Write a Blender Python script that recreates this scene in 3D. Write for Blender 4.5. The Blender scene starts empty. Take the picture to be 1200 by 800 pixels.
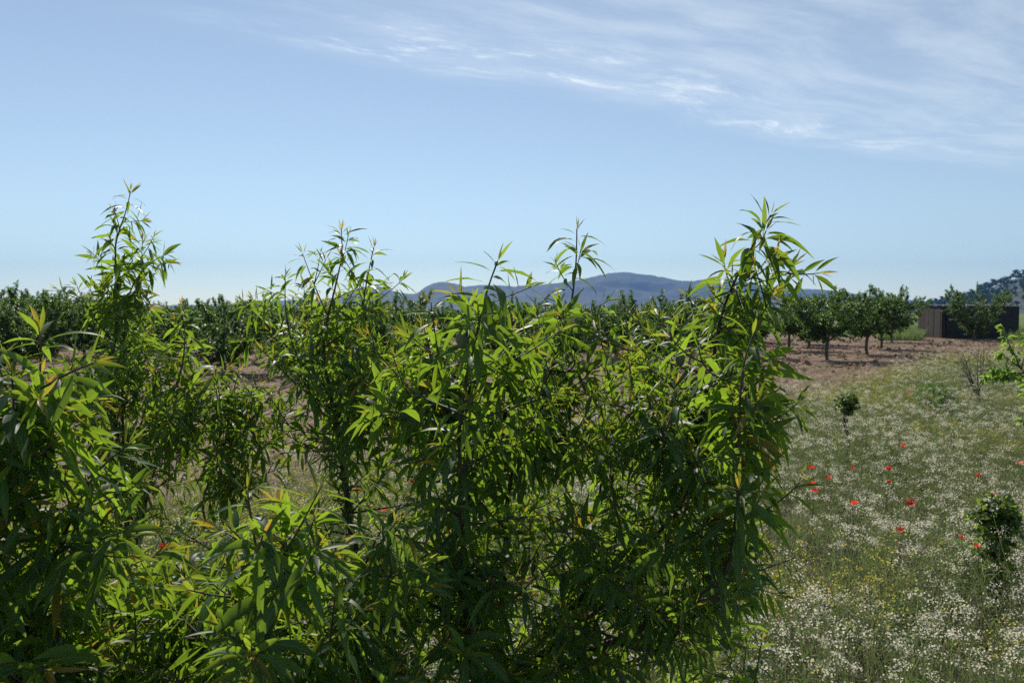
import bpy, math
import numpy as np
from mathutils import Vector, Matrix, Quaternion

RNG = np.random.default_rng(7)
sc = bpy.context.scene
COL = sc.collection
F = 870.0                       # focal length in photo pixels
CAMH = 1.8
PITCH = math.atan(35.0 / F)
SUN_EL, SUN_AZ = math.radians(40), math.radians(-14)     # azimuth from +Y towards +X

def ray(px, py):
    x, y = (px - 600.0) / F, (400.0 - py) / F
    c, s = math.cos(PITCH), math.sin(PITCH)
    v = np.array([x, c + y * s, -s + y * c])
    return v / v[1]
def at(px, py, d):
    return np.array([0, 0, CAMH]) + ray(px, py) * d

# ------------------------------------------------------------------ objects
def tag(o, label=None, cat=None, group=None, kind=None):
    if label: o['label'] = label
    if cat: o['category'] = cat
    if group: o['group'] = group
    if kind: o['kind'] = kind
    return o
def empty(name, loc):
    o = bpy.data.objects.new(name, None)
    o.empty_display_size = .1
    o.location = loc
    COL.objects.link(o)
    return o
def link(name, me, parent=None, loc=None):
    o = bpy.data.objects.new(name, me)
    COL.objects.link(o)
    if parent: o.parent = parent
    if loc is not None: o.location = loc
    return o

class MB:
    """collects quads and builds them as one mesh"""
    def __init__(self):
        self.v, self.q, self.m, self.a, self.n = [], [], [], {}, 0
    def add(self, verts, quads, mat=0, **attrs):
        verts = np.asarray(verts, float).reshape(-1, 3); quads = np.asarray(quads, int).reshape(-1, 4)
        self.v.append(verts); self.q.append(quads + self.n)
        self.m.append(np.full(len(quads), mat, int))
        for k in attrs: self.a.setdefault(k, [])
        for k, lst in self.a.items():
            have = sum(len(x) for x in lst)
            if have < self.n: lst.append(np.zeros(self.n - have))
            lst.append(np.broadcast_to(np.asarray(attrs.get(k, 0.0), float), (len(verts),)))
        self.n += len(verts)
    def mesh(self, name, mats, smooth=True, origin=None):
        v = np.concatenate(self.v) if self.v else np.zeros((0, 3))
        if origin is not None: v = v - np.asarray(origin, float)
        q = np.concatenate(self.q) if self.q else np.zeros((0, 4), int)
        me = bpy.data.meshes.new(name)
        me.vertices.add(len(v)); me.vertices.foreach_set('co', v.astype(np.float32).ravel())
        # collapse quads whose last two corners coincide into triangles
        tri = q[:, 3] == q[:, 2]
        tot = np.where(tri, 3, 4)
        keep = np.ones_like(q, bool); keep[tri, 3] = False
        me.loops.add(int(tot.sum())); me.loops.foreach_set('vertex_index', q[keep].astype(np.int32))
        me.polygons.add(len(q))
        st = np.concatenate([[0], np.cumsum(tot)[:-1]]) if len(q) else np.zeros(0, int)
        me.polygons.foreach_set('loop_start', st.astype(np.int32))
        me.polygons.foreach_set('material_index', np.concatenate(self.m).astype(np.int32))
        me.polygons.foreach_set('use_smooth', np.full(len(q), smooth))
        for k, lst in self.a.items():
            arr = np.concatenate(lst)
            if len(arr) < len(v): arr = np.concatenate([arr, np.zeros(len(v) - len(arr))])
            at_ = me.attributes.new(k, 'FLOAT', 'POINT'); at_.data.foreach_set('value', arr.astype(np.float32))
        for m in (mats if isinstance(mats, (list, tuple)) else [mats]): me.materials.append(m)
        me.update(calc_edges=True)
        return me

def norm(v):
    v = np.asarray(v, float)
    return v / np.maximum(np.linalg.norm(v, axis=-1, keepdims=True), 1e-9)
def smooth01(x): 
    x = np.clip(x, 0, 1); return x * x * (3 - 2 * x)
def resample(P, step):
    """Catmull-Rom through P, then points every `step` metres"""
    P = np.asarray(P, float)
    if len(P) == 2: Q = np.linspace(P[0], P[1], 12)
    else:
        E = np.vstack([2 * P[0] - P[1], P, 2 * P[-1] - P[-2]]); out = []
        t = np.linspace(0, 1, 12, endpoint=False)[:, None]
        for i in range(1, len(E) - 2):
            a, b, c, d = E[i - 1:i + 3]
            out.append(.5 * (2 * b + (c - a) * t + (2 * a - 5 * b + 4 * c - d) * t ** 2 + (3 * b - a - 3 * c + d) * t ** 3))
        Q = np.vstack(out + [P[-1:]])
    s = np.concatenate([[0], np.cumsum(np.linalg.norm(np.diff(Q, axis=0), axis=1))])
    n = max(4, int(s[-1] / step) + 1)
    u = np.linspace(0, s[-1], n)
    return np.stack([np.interp(u, s, Q[:, k]) for k in range(3)], 1), s[-1]
def tube(mb, P, R, sides=7, mat=0, rough=0.0, cap=True, **attrs):
    P = np.asarray(P, float); R = np.broadcast_to(np.asarray(R, float), (len(P),))
    T = norm(np.gradient(P, axis=0))
    ref = np.array([1, 0, 0.]) if abs(T[0][0]) < .8 else np.array([0, 1, 0.])
    a = norm(np.cross(T[0], ref)); A = []
    for t in T:
        a = norm(a - t * np.dot(a, t)); A.append(a)
    A = np.array(A); B = np.cross(T, A)
    th = np.linspace(0, 2 * np.pi, sides, endpoint=False)
    rr = R[:, None] * (1 + (RNG.normal(0, rough, (len(P), sides)) if rough else 0))
    V = P[:, None] + (A[:, None] * np.cos(th)[None, :, None] + B[:, None] * np.sin(th)[None, :, None]) * rr[..., None]
    n = len(P)
    i, j = np.meshgrid(np.arange(n - 1), np.arange(sides), indexing='ij'); j2 = (j + 1) % sides
    q = np.stack([i * sides + j, i * sides + j2, (i + 1) * sides + j2, (i + 1) * sides + j], -1).reshape(-1, 4)
    V = V.reshape(-1, 3)
    if cap:
        V = np.vstack([V, P[-1:] + T[-1:] * R[-1] * .6, P[:1]])
        k = (n - 1) * sides; tip, bot = n * sides, n * sides + 1
        q = np.vstack([q] + [[[k + a_, k + (a_ + 1) % sides, tip, tip]] for a_ in range(sides)] + [[[(a_ + 1) % sides, a_, bot, bot]] for a_ in range(sides)])
    mb.add(V, q, mat, **attrs)

# ------------------------------------------------------------------ materials
class NT:
    def __init__(self, name):
        self.m = bpy.data.materials.new(name); self.m.use_nodes = True
        self.t = self.m.node_tree; self.t.nodes.clear()
        self.out = self.t.nodes.new('ShaderNodeOutputMaterial')
    def n(self, typ, **kw):
        nd = self.t.nodes.new('ShaderNode' + typ)
        for k, v in kw.items():
            if k.startswith('i_'):
                key = k[2:].replace('_', ' ')
                sock = nd.inputs[int(key)] if key.isdigit() else nd.inputs[key]
                if hasattr(v, 'is_output') or isinstance(v, bpy.types.NodeSocket): self.t.links.new(v, sock)
                else: sock.default_value = v
            else: setattr(nd, k, v)
        return nd
    def math(self, op, a, b=0.0, clamp=False):
        nd = self.t.nodes.new('ShaderNodeMath'); nd.operation = op; nd.use_clamp = clamp
        for s, v in zip(nd.inputs, (a, b)):
            if isinstance(v, bpy.types.NodeSocket): self.t.links.new(v, s)
            else: s.default_value = v
        return nd.outputs[0]
    def mix(self, f, a, b):
        nd = self.t.nodes.new('ShaderNodeMix'); nd.data_type = 'RGBA'
        for s, v in ((nd.inputs[0], f), (nd.inputs[6], a), (nd.inputs[7], b)):
            if isinstance(v, bpy.types.NodeSocket): self.t.links.new(v, s)
            else: s.default_value = (*v, 1) if isinstance(v, tuple) and len(v) == 3 else v
        return nd.outputs[2]
    def sstep(self, x, lo, hi):
        nd = self.n('MapRange', interpolation_type='SMOOTHSTEP', i_0=x, i_1=lo, i_2=hi, i_3=0.0, i_4=1.0)
        return nd.outputs[0]
    def noise(self, scale, detail=4, vec=None, rough=.55):
        nd = self.n('TexNoise', i_Scale=scale, i_Detail=detail, i_Roughness=rough)
        if vec is not None: self.t.links.new(vec, nd.inputs['Vector'])
        return nd.outputs['Fac']
    def attr(self, name): return self.n('Attribute', attribute_name=name).outputs['Fac']
    def pos(self): return self.n('TexCoord').outputs['Object']
    def end(self, s): self.t.links.new(s, self.out.inputs['Surface']); return self.m

def leaf_material(name, dark, mid, trans, young=None, youngtrans=None, rough=.36, tfac=.42, midrib=True, spec=.5):
    k = NT(name)
    r = k.attr('rnd')
    base = k.mix(r, dark, mid)
    tr = k.mix(r, tuple(c * .75 for c in trans), tuple(min(1, c * 1.15) for c in trans))
    if young:
        y = k.attr('young')
        base = k.mix(y, base, young); tr = k.mix(y, tr, youngtrans)
    if midrib:
        u = k.math('ABSOLUTE', k.attr('u'))
        rib = k.math('SUBTRACT', 1.0, k.sstep(u, .05, .16))
        base = k.mix(k.math('MULTIPLY', rib, .55), base, tuple(min(1, c * 2.2 + .03) for c in mid))
        tr = k.mix(k.math('MULTIPLY', rib, .5), tr, tuple(c * .5 for c in trans))
    nz = k.noise(60, 2, k.pos())
    base = k.mix(k.math('MULTIPLY', nz, .35), base, tuple(c * .7 for c in dark))
    p = k.n('BsdfPrincipled', i_Base_Color=base, i_Roughness=rough)
    p.inputs['Specular IOR Level'].default_value = spec
    t = k.n('BsdfTranslucent', i_Color=tr)
    mx = k.n('MixShader', i_0=tfac, i_1=p.outputs[0], i_2=t.outputs[0])
    return k.end(mx.outputs[0])

M = {}
M['leaf'] = leaf_material('almond_leaf', (.013, .045, .020), (.042, .106, .028), (.35, .55, .035),
                          (.30, .16, .03), (.80, .46, .06), rough=.5, tfac=.42, spec=.28)
M['tree_leaf'] = leaf_material('orchard_leaf', (.03, .07, .017), (.06, .122, .027), (.19, .35, .05), rough=.42, tfac=.34, midrib=False, spec=.35)
M['light_leaf'] = leaf_material('light_leaf', (.06, .13, .02), (.10, .19, .03), (.36, .55, .07), rough=.42, tfac=.5, midrib=False, spec=.35)
M['herb_leaf'] = leaf_material('herb_leaf', (.03, .095, .022), (.05, .15, .028), (.16, .40, .05), rough=.5, tfac=.4, midrib=False, spec=.3)
M['vine_leaf'] = leaf_material('vine_leaf', (.03, .068, .015), (.058, .12, .022), (.33, .46, .06), rough=.45, tfac=.4, midrib=False, spec=.35)
M['pine_leaf'] = leaf_material('pine_needles', (.022, .042, .02), (.04, .065, .028), (.05, .09, .03), rough=.6, tfac=.2, midrib=False, spec=.2)
def bark_material(name, a, b, scale=40):
    k = NT(name); p = k.pos()
    f = k.noise(scale, 5, p)
    mp = k.n('Mapping', i_Vector=p, i_Scale=(1, 1, .25))
    g = k.noise(scale * 1.7, 3, mp.outputs[0])
    c = k.mix(k.sstep(f, .35, .65), a, b)
    c = k.mix(k.math('MULTIPLY', k.sstep(g, .55, .7), .6), c, tuple(min(1, x * 1.8) for x in b))
    bmp = k.n('Bump', i_Strength=.6, i_Distance=.004, i_Height=g)
    pr = k.n('BsdfPrincipled', i_Base_Color=c, i_Roughness=.7, i_Normal=bmp.outputs[0])
    return k.end(pr.outputs[0])
M['bark'] = bark_material('almond_bark', (.035, .024, .018), (.075, .055, .042), 60)
M['old_bark'] = bark_material('orchard_bark', (.05, .038, .03), (.10, .078, .062), 14)
M['grey_bark'] = bark_material('dry_bark', (.10, .085, .075), (.18, .155, .135), 40)
def plain(name, col, rough=.7, var=.25, scale=25, trans=None, tf=.4, spec=.3):
    k = NT(name)
    c = k.mix(k.math('MULTIPLY', k.noise(scale, 3, k.pos()), 1.0), tuple(x * (1 - var) for x in col), tuple(min(1, x * (1 + var)) for x in col))
    p = k.n('BsdfPrincipled', i_Base_Color=c, i_Roughness=rough); p.inputs['Specular IOR Level'].default_value = spec
    if trans:
        t = k.n('BsdfTranslucent', i_Color=(*trans, 1)); mx = k.n('MixShader', i_0=tf, i_1=p.outputs[0], i_2=t.outputs[0])
        return k.end(mx.outputs[0])
    return k.end(p.outputs[0])
M['petal_white'] = plain('white_petals', (.74, .70, .57), .6, .12, 8, (.74, .69, .52), .48)
M['pod'] = plain('cream_pods', (.40, .37, .24), .6, .2, 6, (.46, .42, .24), .45)
M['petal_yellow'] = plain('yellow_petals', (.66, .58, .10), .6, .15, 8, (.6, .55, .08), .42)
M['petal_red'] = plain('poppy_petals', (.62, .035, .015), .55, .12, 90, (.85, .05, .02), .5)
M['petal_pink'] = plain('faded_poppy_petals', (.58, .11, .075), .6, .15, 90, (.80, .16, .10), .5)
M['poppy_heart'] = plain('poppy_heart', (.015, .012, .015), .7, .2, 300)
M['stem'] = plain('green_stem', (.13, .16, .065), .6, .25, 20, (.22, .28, .09), .3)
M['herb'] = plain('meadow_leaf', (.11, .15, .065), .6, .35, 6, (.24, .34, .10), .42)
M['grass'] = plain('grass_blade', (.08, .112, .05), .55, .45, 5, (.20, .28, .09), .45)
M['straw'] = plain('dry_straw', (.34, .27, .18), .7, .3, 5, (.30, .23, .14), .35)
M['almond'] = plain('almond_hull', (.13, .165, .10), .8, .2, 120)

# ------------------------------------------------------------------ world, sun, camera
def build_world():
    w = bpy.data.worlds.new('World'); sc.world = w; w.use_nodes = True
    t = w.node_tree; t.nodes.clear()
    k = NT.__new__(NT); k.m = w; k.t = t; k.out = t.nodes.new('ShaderNodeOutputWorld')
    sky = k.n('TexSky', sky_type='NISHITA', sun_disc=False, sun_elevation=SUN_EL, sun_rotation=SUN_AZ,
              altitude=300, air_density=1.0, dust_density=0.0, ozone_density=1.0)
    # cirrus: a thin sheet of ice cloud seen through the direction's crossing of a high plane
    d = k.n('TexCoord').outputs['Generated']
    xyz = k.n('SeparateXYZ', i_0=d)
    z = k.math('MAXIMUM', xyz.outputs[2], .02)
    px, py = k.math('DIVIDE', xyz.outputs[0], z), k.math('DIVIDE', xyz.outputs[1], z)
    c, s = math.cos(math.radians(30)), math.sin(math.radians(30))
    u = k.math('ADD', k.math('MULTIPLY', px, c), k.math('MULTIPLY', py, s))
    v = k.math('SUBTRACT', k.math('MULTIPLY', py, c), k.math('MULTIPLY', px, s))
    cv = k.n('CombineXYZ', i_0=u, i_1=v, i_2=0.0).outputs[0]
    warp = k.n('TexNoise', i_Vector=cv, i_Scale=.8, i_Detail=3.0)
    wv = k.n('VectorMath', operation='SCALE', i_0=k.n('VectorMath', operation='SUBTRACT', i_0=warp.outputs['Color'], i_1=(.5, .5, .5)).outputs[0])
    wv.inputs['Scale'].default_value = .55
    cw = k.n('VectorMath', operation='ADD', i_0=cv, i_1=wv.outputs[0]).outputs[0]
    ve = k.math('SUBTRACT', k.n('SeparateXYZ', i_0=cw).outputs[1], 2.98)     # distance past the edge of the sheet
    st1 = k.n('Mapping', i_Vector=cw, i_Rotation=(0, 0, math.radians(-16)), i_Scale=(.75, 1.8, 1)).outputs[0]
    st2 = k.n('Mapping', i_Vector=cw, i_Rotation=(0, 0, math.radians(28)), i_Scale=(.7, 2.2, 1)).outputs[0]
    f1, f2 = k.noise(2.6, 9, st1, .68), k.noise(1.9, 7, st2, .62)
    fine = k.noise(6.0, 9, k.n('Mapping', i_Vector=cw, i_Rotation=(0, 0, math.radians(35)), i_Scale=(.55, 2.6, 1)).outputs[0], .66)
    wisp = k.math('MULTIPLY', k.sstep(f1, .47, .74), k.math('ADD', .30, k.math('MULTIPLY', k.sstep(fine, .34, .68), .85)))
    veil = k.math('ADD', k.math('MULTIPLY', k.sstep(f2, .32, .75), .65), .18)
    edge = k.math('SUBTRACT', 1.0, k.sstep(ve, -.32, .12))
    band = k.math('MULTIPLY', k.sstep(ve, -.95, -.18), edge)
    left = k.sstep(u, -.9, 1.4)
    tuft = 0.5
    cwx = k.n('SeparateXYZ', i_0=cw)
    for u0, v0, ru, rv, a_ in ((.75, 2.68, .5, .16, .9), (1.55, 2.62, .5, .22, 1.5), (2.3, 2.66, .6, .16, .8), (3.45, 2.76, .6, .16, 1.5)):
        du = k.math('DIVIDE', k.math('SUBTRACT', cwx.outputs[0], u0), ru); dv = k.math('DIVIDE', k.math('SUBTRACT', cwx.outputs[1], v0), rv)
        rr = k.math('ADD', k.math('MULTIPLY', du, du), k.math('MULTIPLY', dv, dv))
        tuft = k.math('ADD', k.math('MULTIPLY', k.math('EXPONENT', k.math('MULTIPLY', rr, -1.0)), a_), tuft)
    dens = k.math('ADD', k.math('MULTIPLY', k.math('MULTIPLY', wisp, tuft), k.math('MULTIPLY', band, 1.15)),
                  k.math('MULTIPLY', k.math('MULTIPLY', veil, edge), k.math('MULTIPLY', left, .62)))
    dens = k.math('MULTIPLY', dens, k.sstep(u, -.1, 1.1))
    dens = k.math('MULTIPLY', dens, k.sstep(xyz.outputs[2], .10, .20))
    dens = k.math('MINIMUM', k.math('MULTIPLY', dens, .68), .85)
    tint = k.mix(1.0, sky.outputs[0], SKY_TINT); k.t.nodes[-1].blend_type = 'MULTIPLY'
    # the photograph's sky is deeper than this model's near-sun sky
    skyc = k.n('HueSaturation', i_Saturation=SKY_SAT, i_Value=1.0, i_Color=tint).outputs[0]
    cl = k.mix(dens, skyc, CLOUD)
    bg = k.n('Background', i_Color=cl, i_Strength=SKY)
    t.links.new(bg.outputs[0], k.out.inputs['Surface'])
SKY, SKY_SAT, SKY_TINT, CLOUD = .089, .77, (.93, 1.0, .985), (9.6, 10.2, 10.4)
build_world()
sun_dir = np.array([math.sin(SUN_AZ) * math.cos(SUN_EL), math.cos(SUN_AZ) * math.cos(SUN_EL), math.sin(SUN_EL)])
sl = bpy.data.lights.new('sun', 'SUN'); sl.energy = 5.0; sl.angle = math.radians(.53); sl.color = (1, .93, .82)
so = bpy.data.objects.new('sun', sl); COL.objects.link(so)
so.rotation_euler = Vector(sun_dir).to_track_quat('Z', 'Y').to_euler(); so.location = (0, 0, 30)

cam = bpy.data.cameras.new('camera'); co = bpy.data.objects.new('camera', cam); COL.objects.link(co)
cam.sensor_width = 36; cam.lens = F / 1200 * 36; cam.clip_start = .05; cam.clip_end = 20000
co.location = (0, 0, CAMH); co.rotation_euler = (math.pi / 2 - PITCH, 0, 0)
cam.dof.use_dof = True; cam.dof.focus_distance = 1.8; cam.dof.aperture_fstop = 9.0
sc.camera = co
sc.view_settings.view_transform = 'Standard'; sc.view_settings.look = 'None'
sc.view_settings.exposure = .30; sc.view_settings.gamma = 1
cy = sc.cycles
cy.max_bounces = 8; cy.diffuse_bounces = 5; cy.glossy_bounces = 2; cy.transmission_bounces = 4
cy.transparent_max_bounces = 8; cy.volume_bounces = 0; cy.sample_clamp_indirect = 4
cy.use_adaptive_sampling = True; cy.adaptive_threshold = .012
cy.use_denoising = False
cy.caustics_reflective = cy.caustics_refractive = False

# ------------------------------------------------------------------ ground
def vnoise(x, y, seed=0):
    """smooth value noise"""
    xi, yi = np.floor(x).astype(int), np.floor(y).astype(int); fx, fy = x - xi, y - yi
    def h(a, b):
        n = (a * 374761393 + b * 668265263 + seed * 1442695041) & 0x7fffffff
        n = ((n ^ (n >> 13)) * 1274126177) & 0x7fffffff
        return ((n ^ (n >> 16)) & 0xffff) / 65535.0
    sx, sy = fx * fx * (3 - 2 * fx), fy * fy * (3 - 2 * fy)
    return (h(xi, yi) * (1 - sx) + h(xi + 1, yi) * sx) * (1 - sy) + (h(xi, yi + 1) * (1 - sx) + h(xi + 1, yi + 1) * sx) * sy
def fbm(x, y, seed=0, o=4):
    r, a, t = 0, 1, 0
    for i in range(o):
        r = r + a * vnoise(x * 2 ** i + 17 * i, y * 2 ** i - 9 * i, seed + i); t += a; a *= .5
    return r / t
def edge_dist(x, y):         # >0 on the ploughed side of the meadow's edge (roughly metres)
    return (y - 8.8 - 1.05 * x) / 1.45 + (fbm(x * .35, y * .35, 3) - .5) * 3.2
def grid_axis(lo, hi, step, ext):
    a = [0.0]; s = step
    while a[-1] < hi: s *= ext; a.append(a[-1] + max(step, s))
    b = [0.0]; s = step
    while b[-1] > lo: s *= ext; b.append(b[-1] - max(step, s))
    return np.array(sorted(set(a + b)))
def build_ground():
    xs = np.concatenate([grid_axis(-5000, 5000, .14, 1.028)])
    ys = grid_axis(-60, 5000, .14, 1.022)
    X, Y = np.meshgrid(xs, ys, indexing='ij')
    Z = (fbm(X * 1.3, Y * 1.3, 11, 4) - .5) * .07 * np.exp(-np.hypot(X, Y) / 60) + (fbm(X * .09, Y * .09, 5) - .5) * .25 * smooth01((np.hypot(X, Y) - 9) / 30)
    n, m = X.shape
    i, j = np.meshgrid(np.arange(n - 1), np.arange(m - 1), indexing='ij')
    q = np.stack([i * m + j, (i + 1) * m + j, (i + 1) * m + j + 1, i * m + j + 1], -1).reshape(-1, 4)
    mb = MB()
    ed = edge_dist(X, Y)
    field = smooth01((Y + .25 * X - 61) / 3) * smooth01((X - 15) / 8)
    far = smooth01((np.hypot(X, Y) - 110) / 60)
    mb.add(np.stack([X, Y, Z], -1).reshape(-1, 3), q, 0, dirt=smooth01((ed + .6) / 1.2).ravel(), field=np.maximum(field, far).ravel())
    k = NT('earth'); p = k.pos()
    n1, n2, n3 = k.noise(.55, 6, p), k.noise(5, 6, p), k.noise(38, 4, p)
    soil = k.mix(k.sstep(n1, .3, .7), (.25, .165, .125), (.185, .11, .08))
    soil = k.mix(k.math('MULTIPLY', k.sstep(n2, .45, .7), .55), soil, (.31, .24, .185))
    soil = k.mix(k.math('MULTIPLY', k.sstep(n3, .52, .7), .6), soil, (.10, .065, .05))
    mead = k.mix(k.sstep(n2, .35, .65), (.045, .055, .026), (.10, .085, .05))
    fld = k.mix(k.sstep(n1, .3, .7), (.085, .14, .03), (.15, .18, .045))
    c = k.mix(k.attr('dirt'), mead, soil); c = k.mix(k.attr('field'), c, fld)
    wv = k.n('TexWave', i_Vector=k.n('Mapping', i_Vector=p, i_Rotation=(0, 0, math.radians(39))).outputs[0], i_Scale=.42, i_Distortion=3.5, i_Detail=3.0)
    wv.inputs['Detail Scale'].default_value = 1.3
    c = k.mix(k.math('MULTIPLY', k.math('MULTIPLY', k.sstep(wv.outputs['Fac'], .55, .95), k.attr('dirt')), k.math('MULTIPLY', k.math('SUBTRACT', 1.0, k.attr('field')), .45)), c, (.33, .25, .18))
    h = k.math('ADD', k.math('ADD', k.math('MULTIPLY', n3, .7), n2), k.math('MULTIPLY', wv.outputs['Fac'], .8))
    b = k.n('Bump', i_Strength=1.0, i_Distance=.09, i_Height=h)
    pr = k.n('BsdfPrincipled', i_Base_Color=c, i_Roughness=.9, i_Normal=b.outputs[0]); pr.inputs['Specular IOR Level'].default_value = .15
    o = link('ground', mb.mesh('ground', [k.end(pr.outputs[0])]))
    tag(o, kind='structure')
    return o
build_ground()
def gz(x, y):
    return float((fbm(np.array([x * 1.3]), np.array([y * 1.3]), 11, 4)[0] - .5) * .07 * math.exp(-math.hypot(x, y) / 60)
                 + (fbm(np.array([x * .09]), np.array([y * .09]), 5)[0] - .5) * .25 * smooth01((math.hypot(x, y) - 9) / 30))
def gzv(x, y):
    r = np.hypot(x, y)
    return (fbm(x * 1.3, y * 1.3, 11, 4) - .5) * .07 * np.exp(-r / 60) + (fbm(x * .09, y * .09, 5) - .5) * .25 * smooth01((r - 9) / 30)

# ------------------------------------------------------------------ hills and haze
def terrain(name, prof, r0, rc, r1, mat, rough, seed, na=420, nr=40, p0=-500, p1=1700):
    px = np.linspace(p0, p1, na); r = np.concatenate([np.linspace(r0, rc, nr), np.linspace(rc, r1, nr // 2)[1:]])
    hy = np.interp(px, [a for a, b in prof], [b for a, b in prof])
    H = np.maximum(0, (365 - hy) / F * rc + CAMH)
    PX, R = np.meshgrid(px, r, indexing='ij')
    X, Y = (PX - 600) / F * R, R
    b = np.where(R <= rc, smooth01((R - r0) / (rc - r0)), smooth01((r1 - R) / (r1 - rc)))
    sc_ = rc / 12
    nz = np.abs(fbm(X / sc_, Y / sc_, seed, 5) - .5) * 2
    Z = H[:, None] * b * (1 - rough * nz * np.where(R < rc, smooth01((rc - R) / (rc - r0) * 3), 0)) - 4 * (b <= 0.001)
    fine = (fbm(PX / 7.0, R / sc_ * 6, seed + 9, 4) - .5) * rc * .0048
    Z = Z + fine * (b > .05)
    n, m = X.shape
    i, j = np.meshgrid(np.arange(n - 1), np.arange(m - 1), indexing='ij')
    q = np.stack([i * m + j, (i + 1) * m + j, (i + 1) * m + j + 1, i * m + j + 1], -1).reshape(-1, 4)
    mb = MB(); mb.add(np.stack([X, Y, Z], -1).reshape(-1, 3), q)
    o = link(name, mb.mesh(name, [mat])); tag(o, kind='structure')
    def height(px_, r_):
        h = max(0, (365 - np.interp(px_, [a for a, _ in prof], [b for _, b in prof])) / F * rc + CAMH)
        return h * float(smooth01((r_ - r0) / (rc - r0)) if r_ <= rc else smooth01((r1 - r_) / (r1 - rc)))
    return height
k = NT('mountain_scrub'); p = k.pos()
c = k.mix(k.sstep(k.noise(.012, 7, p), .38, .62), (.010, .021, .024), (.026, .034, .035))
M['mountain'] = k.end(k.n('BsdfPrincipled', i_Base_Color=c, i_Roughness=.95).outputs[0])
k = NT('hill_scrub'); p = k.pos()
c = k.mix(k.sstep(k.noise(.06, 6, p), .38, .62), (.02, .033, .018), (.05, .06, .037))
M['hill'] = k.end(k.n('BsdfPrincipled', i_Base_Color=c, i_Roughness=.95).outputs[0])
MPROF = [(-500, 362), (250, 358), (345, 352), (395, 350), (425, 337), (445, 336), (455, 339), (470, 344), (488, 344), (502, 334), (515, 331), (530, 332), (545, 336),
         (560, 335), (600, 336), (625, 335), (640, 333), (665, 331), (690, 326), (715, 321), (740, 319.5), (762, 323), (790, 328), (812, 330), (830, 328), (852, 327), (880, 332),
         (915, 338), (940, 339), (975, 341), (1005, 346), (1060, 352), (1150, 357), (1700, 360)]
terrain('mountains', MPROF, 2700, 4000, 4700, M['mountain'], .45, 21)
HPROF = [(-500, 368), (1020, 367), (1060, 366), (1085, 361), (1110, 355), (1135, 349), (1155, 340), (1175, 332), (1200, 325), (1260, 312), (1350, 300), (1500, 298), (1700, 310)]
hillh = terrain('pine_hill', HPROF, 650, 1000, 1250, M['hill'], .25, 31, na=300, p0=980, p1=1700)

HAZE = 1.3e-4
def haze():
    bx = (-5200, 5200, -120, 4990, -20, 330)
    v = np.array([[bx[i], bx[2 + j], bx[4 + l]] for i in (0, 1) for j in (0, 1) for l in (0, 1)], float)
    q = [[0, 1, 3, 2], [4, 6, 7, 5], [0, 4, 5, 1], [2, 3, 7, 6], [0, 2, 6, 4], [1, 5, 7, 3]]
    mb = MB(); mb.add(v, q)
    m = bpy.data.materials.new('haze'); m.use_nodes = True; t = m.node_tree; t.nodes.clear()
    o_ = t.nodes.new('ShaderNodeOutputMaterial'); pv = t.nodes.new('ShaderNodeVolumePrincipled')
    pv.inputs['Color'].default_value = (.15, .43, 1, 1); pv.inputs['Density'].default_value = HAZE
    t.links.new(pv.outputs[0], o_.inputs['Volume'])
    m.cycles.homogeneous_volume = True
    tag(link('haze', mb.mesh('haze', [m], smooth=False)), kind='stuff')
haze()

# ------------------------------------------------------------------ leaves
PROF_T = np.array([0, .11, .17, .30, .46, .62, .80, 1.0])
PROF_W = np.array([.05, .06, .34, .82, 1.0, .86, .48, .02])
def leaves(mb, base, d, nrm, L, W, droop, young, fold=.35, rnd=None, mat=0, rows=None):
    """lanceolate leaves with a petiole, folded along the midrib and bent by their weight"""
    N = len(base)
    if N == 0: return
    T = PROF_T if rows is None else PROF_T[rows]; Wp = PROF_W if rows is None else PROF_W[rows]
    d = norm(d); nrm = norm(nrm - d * (nrm * d).sum(1, keepdims=True)); side = np.cross(d, nrm)
    rnd = RNG.random(N) if rnd is None else rnd
    tw = RNG.normal(0, .24, N); curl = RNG.normal(0, .2, N)
    pos = base.copy(); V, U = [], []; tp = 0
    dd = d.copy()
    for t, w in zip(T, Wp):
        step = (t - tp)
        if step > 0:
            dd = norm(dd + np.array([0, 0, -1.0]) * (droop * step)[:, None] + side * (curl * step)[:, None])
            pos = pos + dd * (L * step)[:, None]
        s2 = norm(side - dd * (side * dd).sum(1, keepdims=True)); n2 = np.cross(s2, dd)
        a = tw * t
        s3 = s2 * np.cos(a)[:, None] + n2 * np.sin(a)[:, None]; n3 = np.cross(s3, dd)
        hw = (W * .5 * w)[:, None]
        wav = RNG.normal(0, .10, (N, 2))
        V += [pos - s3 * hw + n3 * hw * (fold + wav[:, :1]), pos, pos + s3 * hw + n3 * hw * (fold + wav[:, 1:])]
        U += [np.full(N, -1.0), np.zeros(N), np.ones(N)]
        tp = t
    R = len(T)
    V = np.stack(V, 1).reshape(-1, 3)
    r = np.arange(R - 1)
    q1 = np.stack([r * 3, r * 3 + 1, r * 3 + 4, r * 3 + 3], -1); q2 = np.stack([r * 3 + 1, r * 3 + 2, r * 3 + 5, r * 3 + 4], -1)
    q = np.vstack([q1, q2])
    Q = (q[None] + (np.arange(N) * R * 3)[:, None, None]).reshape(-1, 4)
    mb.add(V, Q, mat, rnd=np.repeat(rnd, R * 3), young=np.repeat(np.broadcast_to(young, (N,)), R * 3), u=np.stack(U, 1).ravel())

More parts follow.
